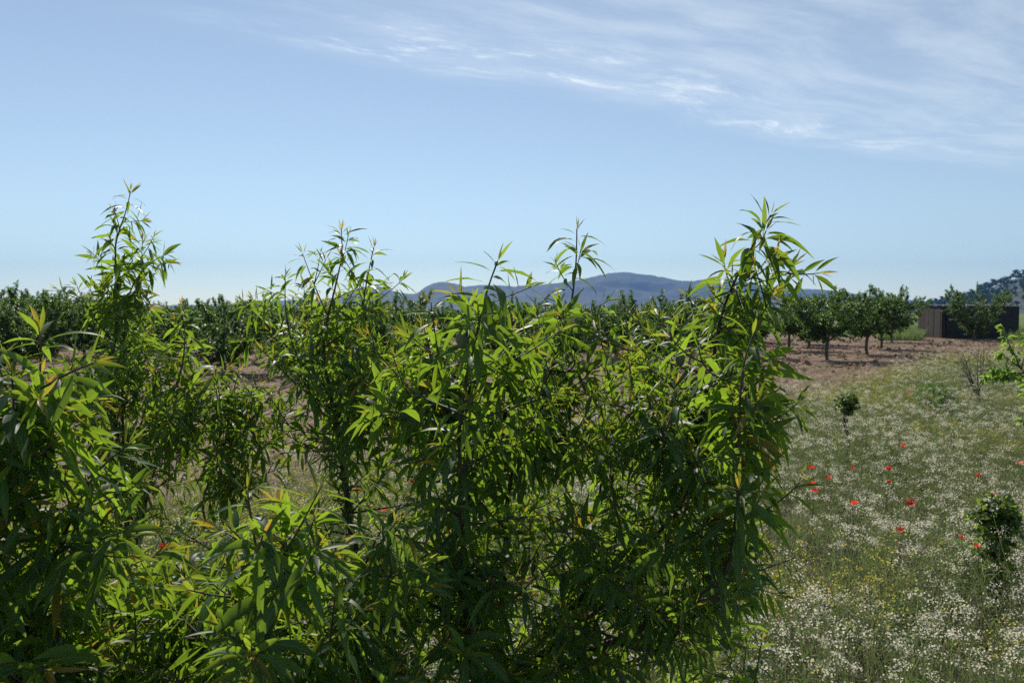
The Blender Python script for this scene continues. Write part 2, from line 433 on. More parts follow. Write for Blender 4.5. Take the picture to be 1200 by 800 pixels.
def dress(mb, P, length, s_from, spacing, size, tipyoung=1.0, droop=(.5, 1.5), seed_phase=None, rows=None, tuft=0.0):
    """put leaves along the shoot path P (points at even spacing), alternate and spiralling"""
    s = np.concatenate([[0], np.cumsum(np.linalg.norm(np.diff(P, axis=0), axis=1))]); Lt = s[-1]
    at_ = []; x = s_from
    while x < Lt - .004:
        at_.append(x); rem = Lt - x
        x += spacing * RNG.uniform(.6, 1.4) * (.45 if rem < .03 else 1) * (2.6 if tuft and rem > tuft else 1)
    if not at_: at_ = [Lt * .8]
    a = np.array(at_ + [Lt] * 2); N = len(a)
    base = np.stack([np.interp(a, s, P[:, k]) for k in range(3)], 1)
    Tn = norm(np.gradient(P, axis=0)); ax = norm(np.stack([np.interp(a, s, Tn[:, k]) for k in range(3)], 1))
    ph = (RNG.random() * 6.28 if seed_phase is None else seed_phase) + np.arange(N) * 2.4 + RNG.normal(0, .35, N)
    ref = np.where(np.abs(ax[:, 2:3]) > .9, np.array([[1., 0, 0]]), np.array([[0, 0, 1.]]))
    e1 = norm(np.cross(ax, ref)); e2 = np.cross(ax, e1)
    rad = e1 * np.cos(ph)[:, None] + e2 * np.sin(ph)[:, None]
    rem = Lt - a
    grow = smooth01((rem + .012) / .055)
    inc = np.radians(np.where(rem < .006, 18, 44 + 38 * smooth01(rem / .05)) + RNG.normal(0, 10, N))
    d = ax * np.cos(inc)[:, None] + rad * np.sin(inc)[:, None] + np.array([0, 0, -.12]) * grow[:, None]
    nr = ax * np.sin(inc)[:, None] - rad * np.cos(inc)[:, None] + RNG.normal(0, .25, (N, 3))
    L = size * 1.17 * (.30 + .70 * grow) * RNG.uniform(.66, 1.18, N)
    W = L * RNG.uniform(.135, .18, N) * (.75 + .25 * grow)
    dr = RNG.uniform(droop[0] * .5 + .1, droop[1] * .95 + .1, N) * grow
    yg = tipyoung * (1 - smooth01((rem - .002) / .02)) * RNG.uniform(.2, 1, N) * RNG.uniform(.3, 1) + (RNG.random(N) < .015) * RNG.uniform(.2, .6, N)
    leaves(mb, base, d, nr, L, W, dr, np.clip(yg, 0, 1), fold=.32, rows=rows)

def side_shoot(P, T, i, length, up=.5, inc=None, az=None):
    """path of a lateral that leaves point i of P and turns upward"""
    t = T[i]; ref = np.array([1., 0, 0]) if abs(t[2]) > .9 else np.array([0, 0, 1.])
    e1 = norm(np.cross(t, ref)); e2 = np.cross(t, e1)
    az = RNG.random() * 6.283 if az is None else az
    inc = math.radians(RNG.uniform(35, 65)) if inc is None else inc
    d = t * math.cos(inc) + (e1 * math.cos(az) + e2 * math.sin(az)) * math.sin(inc)
    n = max(5, int(length / .012)); pts = [P[i]]
    bend = RNG.normal(0, .25, 3)
    for j in range(n):
        d = norm(d + (np.array([0, 0, up]) + bend) * (1.0 / n))
        pts.append(pts[-1] + d * length / n)
    return np.array(pts)

class Limb:
    def __init__(self):
        self.wood, self.leaf = MB(), MB()

def near_tree(label, base, trunk_top, limbs, size, fillers, rb=.028, group='young almond trees in the foreground', fruits=(), dens=1.0):
    root = empty('almond_tree', base); tag(root, label, 'tree', group)
    base, tt = np.array(base, float), np.array(trunk_top, float)
    tm = MB()
    P, _ = resample([base + [0, 0, -.05], base * .55 + tt * .45 + [.012, -.01, 0], tt, tt + [0, 0, .04]], .03)
    tube(tm, P, np.linspace(rb * 1.25, rb * .8, len(P)), 12, rough=.05)
    link('trunk', tm.mesh('trunk', [M['bark']], origin=base), root)
    built = []
    for spec in limbs:
        lb = Limb(); pts = [at(*q) for q in spec['p']]
        if spec.get('root', True): pts = [tt + RNG.normal(0, .006, 3)] + pts
        P, L = resample(pts, .01); n = len(P); u = np.linspace(0, 1, n)
        r0 = spec.get('r', .011); R = np.maximum(.0016, r0 * (1 - u) ** .85 + .0012)
        P = P + np.cumsum(RNG.normal(0, .0006, (n, 3)), 0) * smooth01(u * 4)[:, None] * smooth01((1 - u) * 6)[:, None]
        tube(lb.wood, P, R, 8, rough=.04)
        T = norm(np.gradient(P, axis=0)); s = u * L
        sz = spec.get('size', size)
        lf = spec.get('leafy', .45)
        dress(lb.leaf, P[int(n * lf):], None, .004, spec.get('gap', .0075) / dens, sz, droop=spec.get('droop', (.5, 1.6)), tuft=.11)
        # laterals: longer low down, leafy mostly towards their ends
        x = L * spec.get('from', .30); kz = RNG.random() * 6.28
        while x < L - .07:
            i = min(n - 1, int(x / L * (n - 1))); room = .6 * (L - x) + .05
            ln = min((RNG.uniform(.05, .13) if RNG.random() < .4 else RNG.uniform(.14, .36)) * spec.get('lat', 1.0), room)
            kz += 2.4 + RNG.normal(0, .5)
            Q = side_shoot(P, T, i, ln, up=RNG.uniform(.0, .7), inc=math.radians(RNG.uniform(42, 75)), az=kz)
            tube(lb.wood, Q, np.linspace(min(R[i] * .6, .0036), .0012, len(Q)), 5)
            dress(lb.leaf, Q, None, min(.03, ln * .3), .0072 / dens, sz * RNG.uniform(.75, 1.05), droop=(.5, 1.7), tuft=.075)
            if ln > .2:
                TQ = norm(np.gradient(Q, axis=0))
                for _j in range(2):
                    Q2 = side_shoot(Q, TQ, int(len(Q) * RNG.uniform(.3, .75)), RNG.uniform(.06, .14), up=.4)
                    tube(lb.wood, Q2, np.linspace(.0018, .001, len(Q2)), 5)
                    dress(lb.leaf, Q2, None, .02, .009 / dens, sz * .9, droop=(.5, 1.7), tuft=.06)
            x += RNG.uniform(.04, .085) / spec.get('latd', 1.0)
        built.append((lb, P, T, R, sz))
    # twigs that grow off the nearest limb towards a given place in the crown
    for (px, py, d, sz) in fillers:
        tip = at(px, py, d); best = None
        for b in built:
            low = b[1][:, 2] < tip[2] - .06
            if not low.any(): continue
            ds = np.linalg.norm(b[1] - tip, axis=1) + np.where(low, 0, 9) + np.where(b[3] < .0022, .3, 0)
            i = int(ds.argmin())
            if best is None or ds[i] < best[0]: best = (ds[i], b, i)
        if best is None or best[0] > .75: continue
        _, b, i = best; p0 = b[1][i]
        out = tip - p0; mid = p0 + out * .5 + np.array([out[0] * .12, out[1] * .12, -.06 * np.linalg.norm(out)]) + RNG.normal(0, .012, 3)
        Q, L = resample([p0, mid, tip], .01)
        tube(b[0].wood, Q, np.linspace(min(b[3][i] * .7, .0045), .0013, len(Q)), 6, rough=.03)
        k0 = int(len(Q) * min(.6, max(.1, 1 - .2 / L)))
        dress(b[0].leaf, Q[k0:], None, .004, .0076 / dens, sz, droop=(.5, 1.7), tuft=.085)
        Tq = norm(np.gradient(Q, axis=0))
        for _k in range(int(L / .11)):
            j = int(RNG.uniform(.3, .85) * len(Q)); ln = RNG.uniform(.05, .15)
            Q2 = side_shoot(Q, Tq, j, ln, up=RNG.uniform(.1, .8))
            tube(b[0].wood, Q2, np.linspace(.0022, .0011, len(Q2)), 5)
            dress(b[0].leaf, Q2, None, .02, .009 / dens, sz * .92, droop=(.5, 1.7), tuft=.06)
    for lb, P, T, R, sz in built:
        o = link('limb', lb.wood.mesh('limb', [M['bark']], origin=base), root)
        link('foliage', lb.leaf.mesh('foliage', [M['leaf']]  , origin=base), o)
    # green almonds hanging on short stalks
    for (px, py, d) in fruits:
        c = at(px, py, d); mb = MB()
        i = min(((np.linalg.norm(b[1] - c, axis=1).min(), ib) for ib, b in enumerate(built)))[1]
        j = int(np.linalg.norm(built[i][1] - c, axis=1).argmin()); q0 = built[i][1][j]
        tlt = RNG.normal(0, .35, 2); axd = norm(np.array([tlt[0], tlt[1], -1.0]))
        th = np.linspace(0, np.pi, 13); pr = c[None] + axd[None] * (-np.cos(th) * .0165)[:, None]
        rad = np.sin(th) ** .8 * .0115 * (1 - .22 * np.linspace(0, 1, 13)) + .0003
        tube(mb, pr, rad, 12, 0)
        St, _ = resample([q0, (q0 + pr[0]) / 2 + [0, 0, .006], pr[0]], .008); tube(mb, St, .0012, 5, 1)
        link('almond', mb.mesh('almond', [M['almond'], M['bark']], origin=base), root)
    return root, built

def fill(poly, n, dr, size, seed):
    r = np.random.default_rng(seed); poly = np.array(poly, float); out = []
    lo, hi = poly.min(0), poly.max(0)
    def inside(x, y):
        c = False; j = len(poly) - 1
        for i in range(len(poly)):
            xi, yi = poly[i]; xj, yj = poly[j]
            if (yi > y) != (yj > y) and x < (xj - xi) * (y - yi) / (yj - yi) + xi: c = not c
            j = i
        return c
    pts = []
    tries = 0
    while len(out) < n and tries < n * 60:
        tries += 1
        x, y = r.uniform(lo[0], hi[0]), r.uniform(lo[1], hi[1]); d = r.uniform(*dr)
        if not inside(x, y): continue
        p = at(x, y, d)
        if any(np.linalg.norm(p - q) < .05 for q in pts): continue
        pts.append(p); out.append((x, y, d, size))
    return out

# --- the middle tree -------------------------------------------------------
S = .088
mid_limbs = [
    # right tall shoot and the dark limb that carries it
    dict(p=[(600, 790, 2.0), (700, 682, 1.92), (790, 606, 1.82), (822, 520, 1.76), (842, 430, 1.72), (858, 350, 1.68), (882, 290, 1.66), (903, 252, 1.66)], r=.012, from_=.3, leafy=.62, lat=.75, latd=1.0, size=.098, droop=(.9, 2.0)),
    # right front shoot with hanging leaves
    dict(p=[(640, 800, 1.75), (760, 730, 1.6), (846, 680, 1.5), (866, 590, 1.45), (866, 500, 1.45), (871, 430, 1.46), (884, 388, 1.48)], r=.010, leafy=.5, lat=.6, size=.092, droop=(1.1, 2.3)),
    # orange tipped shoot right of centre
    dict(p=[(600, 800, 1.8), (720, 700, 1.65), (805, 600, 1.56), (793, 535, 1.54), (768, 490, 1.53), (756, 456, 1.53)], r=.008, leafy=.6, lat=.7, size=.085),
    # centre back shoot, straight, sparse top
    dict(p=[(580, 790, 2.05), (590, 680, 2.0), (596, 570, 1.96), (622, 500, 1.94), (650, 420, 1.92), (668, 365, 1.92), (675, 310, 1.92), (676, 268, 1.92)], r=.010, leafy=.55, lat=.8, latd=.9, gap=.012, size=.088),
    # centre front shoot
    dict(p=[(556, 800, 1.6), (547, 690, 1.54), (541, 590, 1.5), (541, 500, 1.47), (552, 420, 1.45), (568, 350, 1.44), (583, 306, 1.44)], r=.010, leafy=.45, lat=.8, size=.094, droop=(.8, 2.0)),
    # left back shoot
    dict(p=[(455, 780, 2.1), (420, 690, 2.2), (408, 600, 2.28), (398, 515, 2.32), (386, 455, 2.34), (380, 400, 2.36), (390, 345, 2.38), (400, 302, 2.4), (400, 268, 2.4)], r=.0125, leafy=.55, lat=.95, latd=1.0, size=.082),
    dict(p=[(440, 760, 2.15), (415, 640, 2.3), (388, 470, 2.4), (350, 420, 2.45), (336, 370, 2.48), (334, 322, 2.5)], r=.009, leafy=.55, lat=.9, size=.08),
    dict(p=[(430, 690, 2.2), (396, 500, 2.36), (410, 420, 2.3), (424, 352, 2.25), (438, 290, 2.25)], r=.007, leafy=.7, lat=.6, size=.085, **{'from': .6}),
    dict(p=[(440, 760, 2.15), (412, 620, 2.3), (380, 470, 2.5), (330, 400, 2.55), (283, 352, 2.6)], r=.008, leafy=.6, lat=.9, size=.08, **{'from': .5}),
    # limb forking right of the left stem
    dict(p=[(450, 745, 2.0), (490, 690, 1.98), (530, 640, 1.96), (560, 560, 1.95), (600, 470, 1.92), (612, 400, 1.9), (606, 378, 1.9)], r=.012, leafy=.55, lat=.9, size=.086),
    dict(p=[(640, 780, 2.0), (690, 660, 2.05), (710, 560, 2.05), (712, 510, 2.05), (708, 470, 2.05)], r=.008, leafy=.5, lat=.9, size=.084),
    dict(p=[(620, 780, 2.1), (700, 640, 2.2), (730, 520, 2.2), (762, 430, 2.2), (748, 372, 2.2)], r=.008, leafy=.55, lat=.9, size=.084),
    dict(p=[(640, 760, 2.0), (740, 620, 2.0), (822, 480, 1.95), (838, 400, 1.9), (804, 346, 1.9)], r=.008, leafy=.62, lat=.8, size=.084),
    # low right branch and low sucker
    dict(p=[(640, 830, 1.9), (760, 760, 1.85), (840, 690, 1.8), (868, 655, 1.78), (893, 632, 1.78)], r=.008, leafy=.45, lat=.55, size=.088, droop=(1.1, 2.3)),
    dict(p=[(640, 900, 1.95), (790, 860, 1.9), (870, 820, 1.9), (893, 752, 1.9)], r=.007, leafy=.5, lat=.6, size=.08, droop=(.2, .8)),
    # left stem with dark bunch
    dict(p=[(440, 800, 2.2), (330, 720, 2.4), (240, 610, 2.55), (258, 535, 2.6), (270, 470, 2.6), (280, 436, 2.6)], r=.009, leafy=.5, lat=.85, size=.085, droop=(1.0, 2.2)),
    # low front shoot with very large leaves
    dict(p=[(500, 900, 1.6), (380, 850, 1.35), (310, 740, 1.2), (298, 640, 1.17), (290, 575, 1.17)], r=.008, leafy=.45, lat=.6, size=.098, droop=(.9, 2.3)),
    dict(p=[(520, 900, 1.7), (450, 820, 1.5), (425, 720, 1.42), (440, 640, 1.42), (470, 590, 1.44)], r=.008, leafy=.45, lat=.8, size=.092),
    # low left arching limb
    dict(p=[(480, 870, 1.9), (340, 780, 1.8), (225, 700, 1.75), (180, 690, 1.75), (153, 662, 1.75)], r=.009, leafy=.5, lat=.8, size=.088),
]
for s_ in mid_limbs:
    if 'from_' in s_: s_['from'] = s_.pop('from_')
f1 = fill([(450, 395), (520, 370), (620, 380), (740, 400), (850, 400), (915, 480), (905, 560), (880, 640), (870, 720), (850, 800), (470, 800), (500, 690), (520, 600), (470, 480)], 150, (1.45, 2.2), .084, 3)
f2 = fill([(560, 520), (860, 500), (860, 800), (480, 810), (500, 700)], 22, (1.7, 2.4), .08, 4)
f3 = fill([(240, 780), (300, 600), (440, 640), (520, 720), (520, 830), (200, 830)], 46, (1.25, 2.0), .09, 5)
f4 = fill([(330, 350), (430, 320), (450, 470), (350, 500), (290, 470)], 20, (2.2, 2.6), .084, 6)
f5 = fill([(225, 440), (300, 425), (335, 470), (335, 560), (255, 580), (235, 520)], 26, (2.4, 2.7), .088, 15)
f6 = fill([(410, 400), (470, 370), (500, 400), (500, 520), (430, 510)], 26, (1.7, 2.2), .086, 16)
f7 = fill([(110, 690), (180, 660), (250, 600), (310, 640), (300, 810), (60, 810)], 46, (1.4, 2.0), .09, 17)
f8 = fill([(835, 275), (925, 262), (945, 320), (890, 400), (835, 380)], 6, (1.58, 1.76), .098, 18) + fill([(530, 325), (625, 325), (620, 380), (540, 390)], 2, (1.4, 1.5), .094, 19) + fill([(640, 310), (720, 310), (720, 400), (630, 400)], 2, (1.85, 2.0), .088, 20)
f9 = fill([(460, 400), (580, 390), (720, 400), (840, 420), (840, 520), (560, 540), (470, 500)], 34, (1.6, 2.3), .082, 23) + fill([(850, 420), (905, 430), (905, 600), (860, 640)], 10, (1.5, 1.7), .09, 24)
f10 = fill([(180, 620), (300, 560), (420, 600), (520, 620), (520, 810), (120, 810)], 16, (1.2, 1.6), .088, 27)
FRUIT = [(795, 531, 1.5), (797, 421, 1.62), (795, 517, 1.56), (541, 399, 1.42), (672, 470, 1.85), (700, 548, 1.7), (560, 512, 1.5), (600, 432, 1.75)]
near_tree('young almond tree with many leafy shoots filling the middle of the photo', (at(530, 1000, 2.0)[0], 2.0, 0), (at(540, 900, 2.0)[0], 2.0, .42),
          mid_limbs, S, f1 + f2 + f3 + f4 + f5 + f6 + f7 + f8 + f9 + f10, fruits=FRUIT)

# --- tree cut by the left edge, close to the camera --------------------------
left_limbs = [
    dict(p=[(-150, 900, 1.3), (-60, 640, 1.25), (5, 490, 1.22), (60, 447, 1.2), (110, 425, 1.2)], r=.011, leafy=.5, lat=.7, size=.098, droop=(.8, 1.8)),
    dict(p=[(-120, 900, 1.25), (-30, 700, 1.2), (10, 560, 1.18), (16, 480, 1.18), (14, 438, 1.18)], r=.009, leafy=.4, lat=.8, size=.1, droop=(1.0, 2.2)),
    dict(p=[(-120, 800, 1.3), (-10, 560, 1.28), (40, 470, 1.26), (48, 420, 1.26), (46, 388, 1.26)], r=.008, leafy=.55, lat=.7, size=.096),
    dict(p=[(-100, 900, 1.3), (20, 760, 1.3), (75, 640, 1.3), (110, 560, 1.32), (150, 520, 1.34)], r=.009, leafy=.4, lat=.9, size=.096, droop=(.8, 1.8)),
    dict(p=[(-100, 950, 1.3), (10, 800, 1.28), (60, 700, 1.28), (75, 640, 1.3)], r=.008, leafy=.4, lat=.8, size=.096),
    dict(p=[(-100, 1000, 1.4), (20, 840, 1.5), (65, 772, 1.55), (130, 742, 1.6), (200, 702, 1.62), (232, 688, 1.64)], r=.010, leafy=.5, lat=.8, size=.088),
    dict(p=[(-90, 1000, 1.35), (20, 860, 1.35), (60, 800, 1.35), (82, 735, 1.36)], r=.007, leafy=.4, lat=.8, size=.09),
]
g1 = fill([(-40, 440), (60, 460), (120, 520), (130, 640), (90, 720), (60, 830), (-60, 830)], 44, (1.15, 1.6), .098, 8)
g2 = fill([(60, 690), (150, 720), (200, 740), (240, 820), (-20, 820)], 16, (1.3, 1.7), .088, 9)
near_tree('young almond tree cut by the left edge, its long drooping leaves the largest in view', (-1.16, 1.3, 0), (-1.14, 1.3, .5), left_limbs, .096, g1 + g2)

# --- slim tree behind on the left ---------------------------------------------
slim_limbs = [
    dict(p=[(150, 620, 2.75), (140, 520, 2.78), (132, 440, 2.8), (140, 390, 2.8), (142, 340, 2.8), (140, 290, 2.8), (148, 250, 2.8), (153, 224, 2.8)], r=.011, leafy=.4, lat=.75, latd=1.3, size=.098, droop=(1.0, 2.2)),
    dict(p=[(150, 600, 2.75), (143, 440, 2.8), (150, 350, 2.78), (172, 312, 2.76), (197, 297, 2.75)], r=.007, leafy=.6, lat=.55, size=.09, **{'from': .5}),
    dict(p=[(160, 600, 2.7), (175, 510, 2.65), (205, 450, 2.6), (216, 400, 2.6), (212, 360, 2.6)], r=.008, leafy=.45, lat=.9, size=.088),
    dict(p=[(165, 620, 2.7), (190, 520, 2.6), (222, 480, 2.5), (240, 450, 2.5), (272, 425, 2.5)], r=.007, leafy=.45, lat=.8, size=.088),
    dict(p=[(140, 610, 2.75), (115, 520, 2.7), (92, 450, 2.7), (78, 420, 2.7)], r=.007, leafy=.45, lat=.8, size=.088),
    dict(p=[(150, 610, 2.75), (165, 500, 2.9), (190, 440, 3.0), (225, 405, 3.0)], r=.007, leafy=.45, lat=.8, size=.086),
]
h1 = fill([(95, 400), (240, 400), (240, 520), (180, 520), (100, 520)], 32, (2.45, 3.0), .09, 12)
h2 = fill([(115, 300), (165, 300), (180, 400), (115, 400)], 10, (2.65, 2.95), .09, 13)
near_tree('slim tall almond tree behind on the left, its straight shoot rising well above the orchard', (at(150, 900, 2.75)[0], 2.75, 0), (at(155, 700, 2.75)[0], 2.75, .6), slim_limbs, .088, h1 + h2)

# ------------------------------------------------------------------ orchard trees
def grow_orchard(seed, H=2.5, R=1.25, th=.72, nlimb=7, leafL=.105, dens=1.0, upright=.8, mat='tree_leaf', bark='old_bark', r0=.06):
    global RNG
    RNG = np.random.default_rng(seed)
    wood, lim, lf = MB(), MB(), MB()
    P, _ = resample([[0, 0, -.08], [RNG.normal(0, .03), RNG.normal(0, .03), th * .5], [0, 0, th], [0, 0, th + .08]], .06)
    tube(wood, P, np.interp(np.linspace(0, 1, len(P)), [0, .15, .8, 1], [r0 * 1.5, r0 * 1.05, r0, r0 * .9]), 9, rough=.06)
    bases, dirs = [], []
    for a in range(nlimb):
        az = a / nlimb * 6.283 + RNG.normal(0, .25); out = R * RNG.uniform(.45, .8) if a else R * .1
        top = H * RNG.uniform(.78, .95) if a else H * .97
        pts = [[0, 0, th - .03], [out * .4 * math.cos(az), out * .4 * math.sin(az), th + (top - th) * .3], [out * math.cos(az), out * math.sin(az), top]]
        P, L = resample(pts, .05); T = norm(np.gradient(P, axis=0)); n = len(P)
        tube(lim, P, np.linspace(r0 * .55, .006, n), 6, rough=.05)
        ns = int(26 * dens)
        for q in range(ns):
            i = int(n * RNG.uniform(.10, 1)) if q > 1 else n - 1
            i = min(i, n - 1)
            ln = RNG.uniform(.25, .62) * (.8 + .2 * H / 2.5)
            Q = side_shoot(P, T, i, ln, up=RNG.uniform(-.35, upright), inc=math.radians(RNG.uniform(25, 85)) if q > 1 else .2)[::4]
            tube(lim, Q, np.linspace(.008, .003, len(Q)), 4, cap=False)
            m = int(ln / .0085)
            uu = RNG.uniform(.1, 1, m) ** .8 * (len(Q) - 1); ii = uu.astype(int).clip(0, len(Q) - 2); ff = (uu - ii)[:, None]
            bases.append(Q[ii] * (1 - ff) + Q[ii + 1] * ff); dirs.append(norm(Q[ii + 1] - Q[ii]) * .6 + norm(RNG.normal(0, 1, (m, 3))) * .9)
    B, D = np.vstack(bases), np.vstack(dirs); N = len(B)
    nrm = RNG.normal(0, .6, (N, 3)) + [0, 0, .9]
    Lf = leafL * RNG.uniform(.7, 1.2, N)
    leaves(lf, B, D, nrm, Lf, Lf * RNG.uniform(.32, .46, N), RNG.uniform(.2, 1.4, N), 0.0, rows=[0, 2, 4, 7])
    return (wood.mesh('trunk', [M[bark]]), lim.mesh('branches', [M[bark]]), lf.mesh('crown', [M[mat]]))
ORCH = [grow_orchard(100 + i, H=h, R=r, nlimb=n, upright=u) for i, (h, r, n, u) in enumerate([(2.35, 2.1, 11, .5), (2.5, 2.0, 11, .8), (2.3, 2.2, 11, .4), (2.5, 1.9, 11, 1.0)])]
ORCH += [grow_orchard(110 + i, H=h, R=r, nlimb=n, upright=u, th=.28, leafL=.105) for i, (h, r, n, u) in enumerate([(1.9, 1.8, 10, .5), (2.05, 1.7, 10, .9), (1.85, 1.85, 10, .5), (2.05, 1.7, 10, 1.2)])]
RNG = np.random.default_rng(55)
def orchard_tree(x, y, kind, s, rz, label, group, sz=1.0):
    root = empty('almond_tree', (x, y, gz(x, y))); root.rotation_euler = (0, 0, rz); root.scale = (s, s, s * sz)
    tag(root, label, 'tree', group)
    w, l, c = ORCH[kind]
    link('trunk', w, root); b = link('branches', l, root); link('crown', c, root)
    return root
G1 = 'orchard almond trees at the right'
RT = [(970, 27.7, 0, 1.0, 'almond tree on red soil nearest the shed side, its shadow falling clear on the ground'),
      (1017, 31.5, 1, 1.03, 'second almond tree of the orchard row that leads to the shed'),
      (1033, 36, 3, 1.02, 'third almond tree of the orchard row that leads to the shed'),
      (1046, 42, 2, 1.0, 'last almond tree of the orchard row, beside green weeds left of the shed'),
      (925, 35, 2, 1.02, 'orchard almond tree on red soil, close behind the leafy tip of the tallest right shoot'),
      (949, 41, 0, 1.0, 'orchard almond tree half hidden behind the first one of the row by the shed')]
for px, d, kd, s, lab in RT:
    orchard_tree((px - 600) / F * d, d, kd, s, RNG.uniform(0, 6.28), lab, G1)
BIG = len(ORCH); ORCH.append(grow_orchard(140, H=3.1, R=2.3, th=.32, nlimb=12, upright=.6, dens=1.15, r0=.09)); RNG = np.random.default_rng(56)
orchard_tree((1143 - 600) / F * 45.5, 45.5, BIG, 1.0, 1.0, 'broad almond tree standing in front of the dark wooden shed', 'orchard almond trees near the shed')
placed = [((px - 600) / F * d, d) for px, d, *_ in RT]
u_, n_ = np.array([.62, .785]), np.array([-.785, .62])
spots = []
for px in range(-95, 560, 112):
    d = 21.8 + RNG.normal(0, .4); p = np.array([(px + RNG.normal(0, 10) - 600) / F * d, d]); spots.append((p[0], p[1], px)); placed.append(tuple(p))
for kx in range(-4, 17):
    for t in range(-18, 18):
        p = np.array([12.1, 27.7]) + n_ * 3.8 * kx + u_ * 3.4 * t + RNG.normal(0, .22, 2)
        px = p[0] / p[1] * F + 600 if p[1] > 5 else 9999
        lo = 24.0 if px > -140 else 17.5
        if lo < p[1] < 44 and -130 < px < 1000 and all(np.hypot(*(p - q)) > 2.7 for q in placed) and edge_dist(p[0], p[1]) > 3.5:
            if px > 880 and p[1] < 33: continue
            spots.append((p[0], p[1], px)); placed.append(tuple(p))
for x, y, px in spots:
    if px < 100: lab, g = 'orchard almond tree at the far left, seen past the drooping near leaves', 'orchard almond trees at the far left'
    elif px < 440: lab, g = 'orchard almond tree in the dark row between the slim shoot and the middle tree', 'orchard almond trees in the left row'
    elif px < 720: lab, g = 'orchard almond tree glimpsed through the shoots of the middle tree', 'orchard almond trees behind the middle tree'
    else: lab, g = 'orchard almond tree with upright tips under the blue mountain, left of the tall right shoot', 'orchard almond trees under the mountain'
    orchard_tree(x, y, int(RNG.integers(4, 8)), RNG.uniform(.9, 1.04) * (1.16 if px < 95 else 1), RNG.uniform(0, 6.28), lab, g)
print('orchard', len(spots))

# ------------------------------------------------------------------ pines on the hill
def grow_pine(seed, H, R, flat):
    global RNG
    RNG = np.random.default_rng(seed)
    w, c = MB(), MB()
    P = np.array([[0, 0, -1], [.1, 0, H * .4], [RNG.normal(0, .3), 0, H * .85]]); P, _ = resample(P, .8)
    tube(w, P, np.linspace(.28, .1, len(P)), 6)
    n = 420; cl = 16
    cc = np.stack([RNG.normal(0, R * .48, cl), RNG.normal(0, R * .48, cl), H * RNG.uniform(flat, .96, cl)], 1)
    cc[:, :2] *= np.clip(1.25 - (cc[:, 2:3] / H - flat) / (1 - flat), .25, 1)
    k_ = RNG.integers(0, cl, n)
    b = cc[k_] + RNG.normal(0, 1, (n, 3)) * np.array([.85, .85, .5]) * R * .28
    leaves(c, b, RNG.normal(0, 1, (n, 3)) + [0, 0, .3], RNG.normal(0, 1, (n, 3)) + [0, 0, .8], RNG.uniform(.7, 1.3, n), RNG.uniform(.5, .8, n), np.full(n, .3), 0.0, rows=[0, 3, 5, 7])
    return w.mesh('trunk', [M['old_bark']]), c.mesh('crown', [M['pine_leaf']])
PINES = [grow_pine(200, 9, 3.2, .35), grow_pine(201, 10.5, 3.0, .45), grow_pine(202, 8, 3.4, .3), grow_pine(203, 12, 3.4, .62)]
RNG = np.random.default_rng(77)
def pine(px, r, kd, s, label, group):
    x = (px - 600) / F * r
    root = empty('pine_tree', (x, r, hillh(px, r) - .3)); root.rotation_euler = (0, 0, RNG.uniform(0, 6.28)); root.scale = (s, s, s)
    tag(root, label, 'tree', group)
    w, c = PINES[kd]; link('trunk', w, root); link('crown', c, root)
pxs = 1062.0
while pxs < 1225:
    if abs(pxs - 1189) > 3: pine(pxs, 1000 + RNG.uniform(-8, 8), int(RNG.integers(0, 3)), RNG.uniform(.8, 1.25), 'pine tree on the skyline of the wooded hill behind the shed', 'pines on the skyline')
    pxs += RNG.uniform(2.4, 5.0)
pine(1189, 1000, 3, 1.15, 'umbrella shaped pine standing tallest on the hill skyline', None)
for i in range(215):
    px = 1065 + 160 * RNG.random() ** .7; r = RNG.uniform(800, 985) if i < 170 else RNG.uniform(700, 860)
    pine(px, r, int(RNG.integers(0, 3)), RNG.uniform(.5, .95), 'pine tree on the wooded slope below the hill skyline', 'pines on the hill slope')

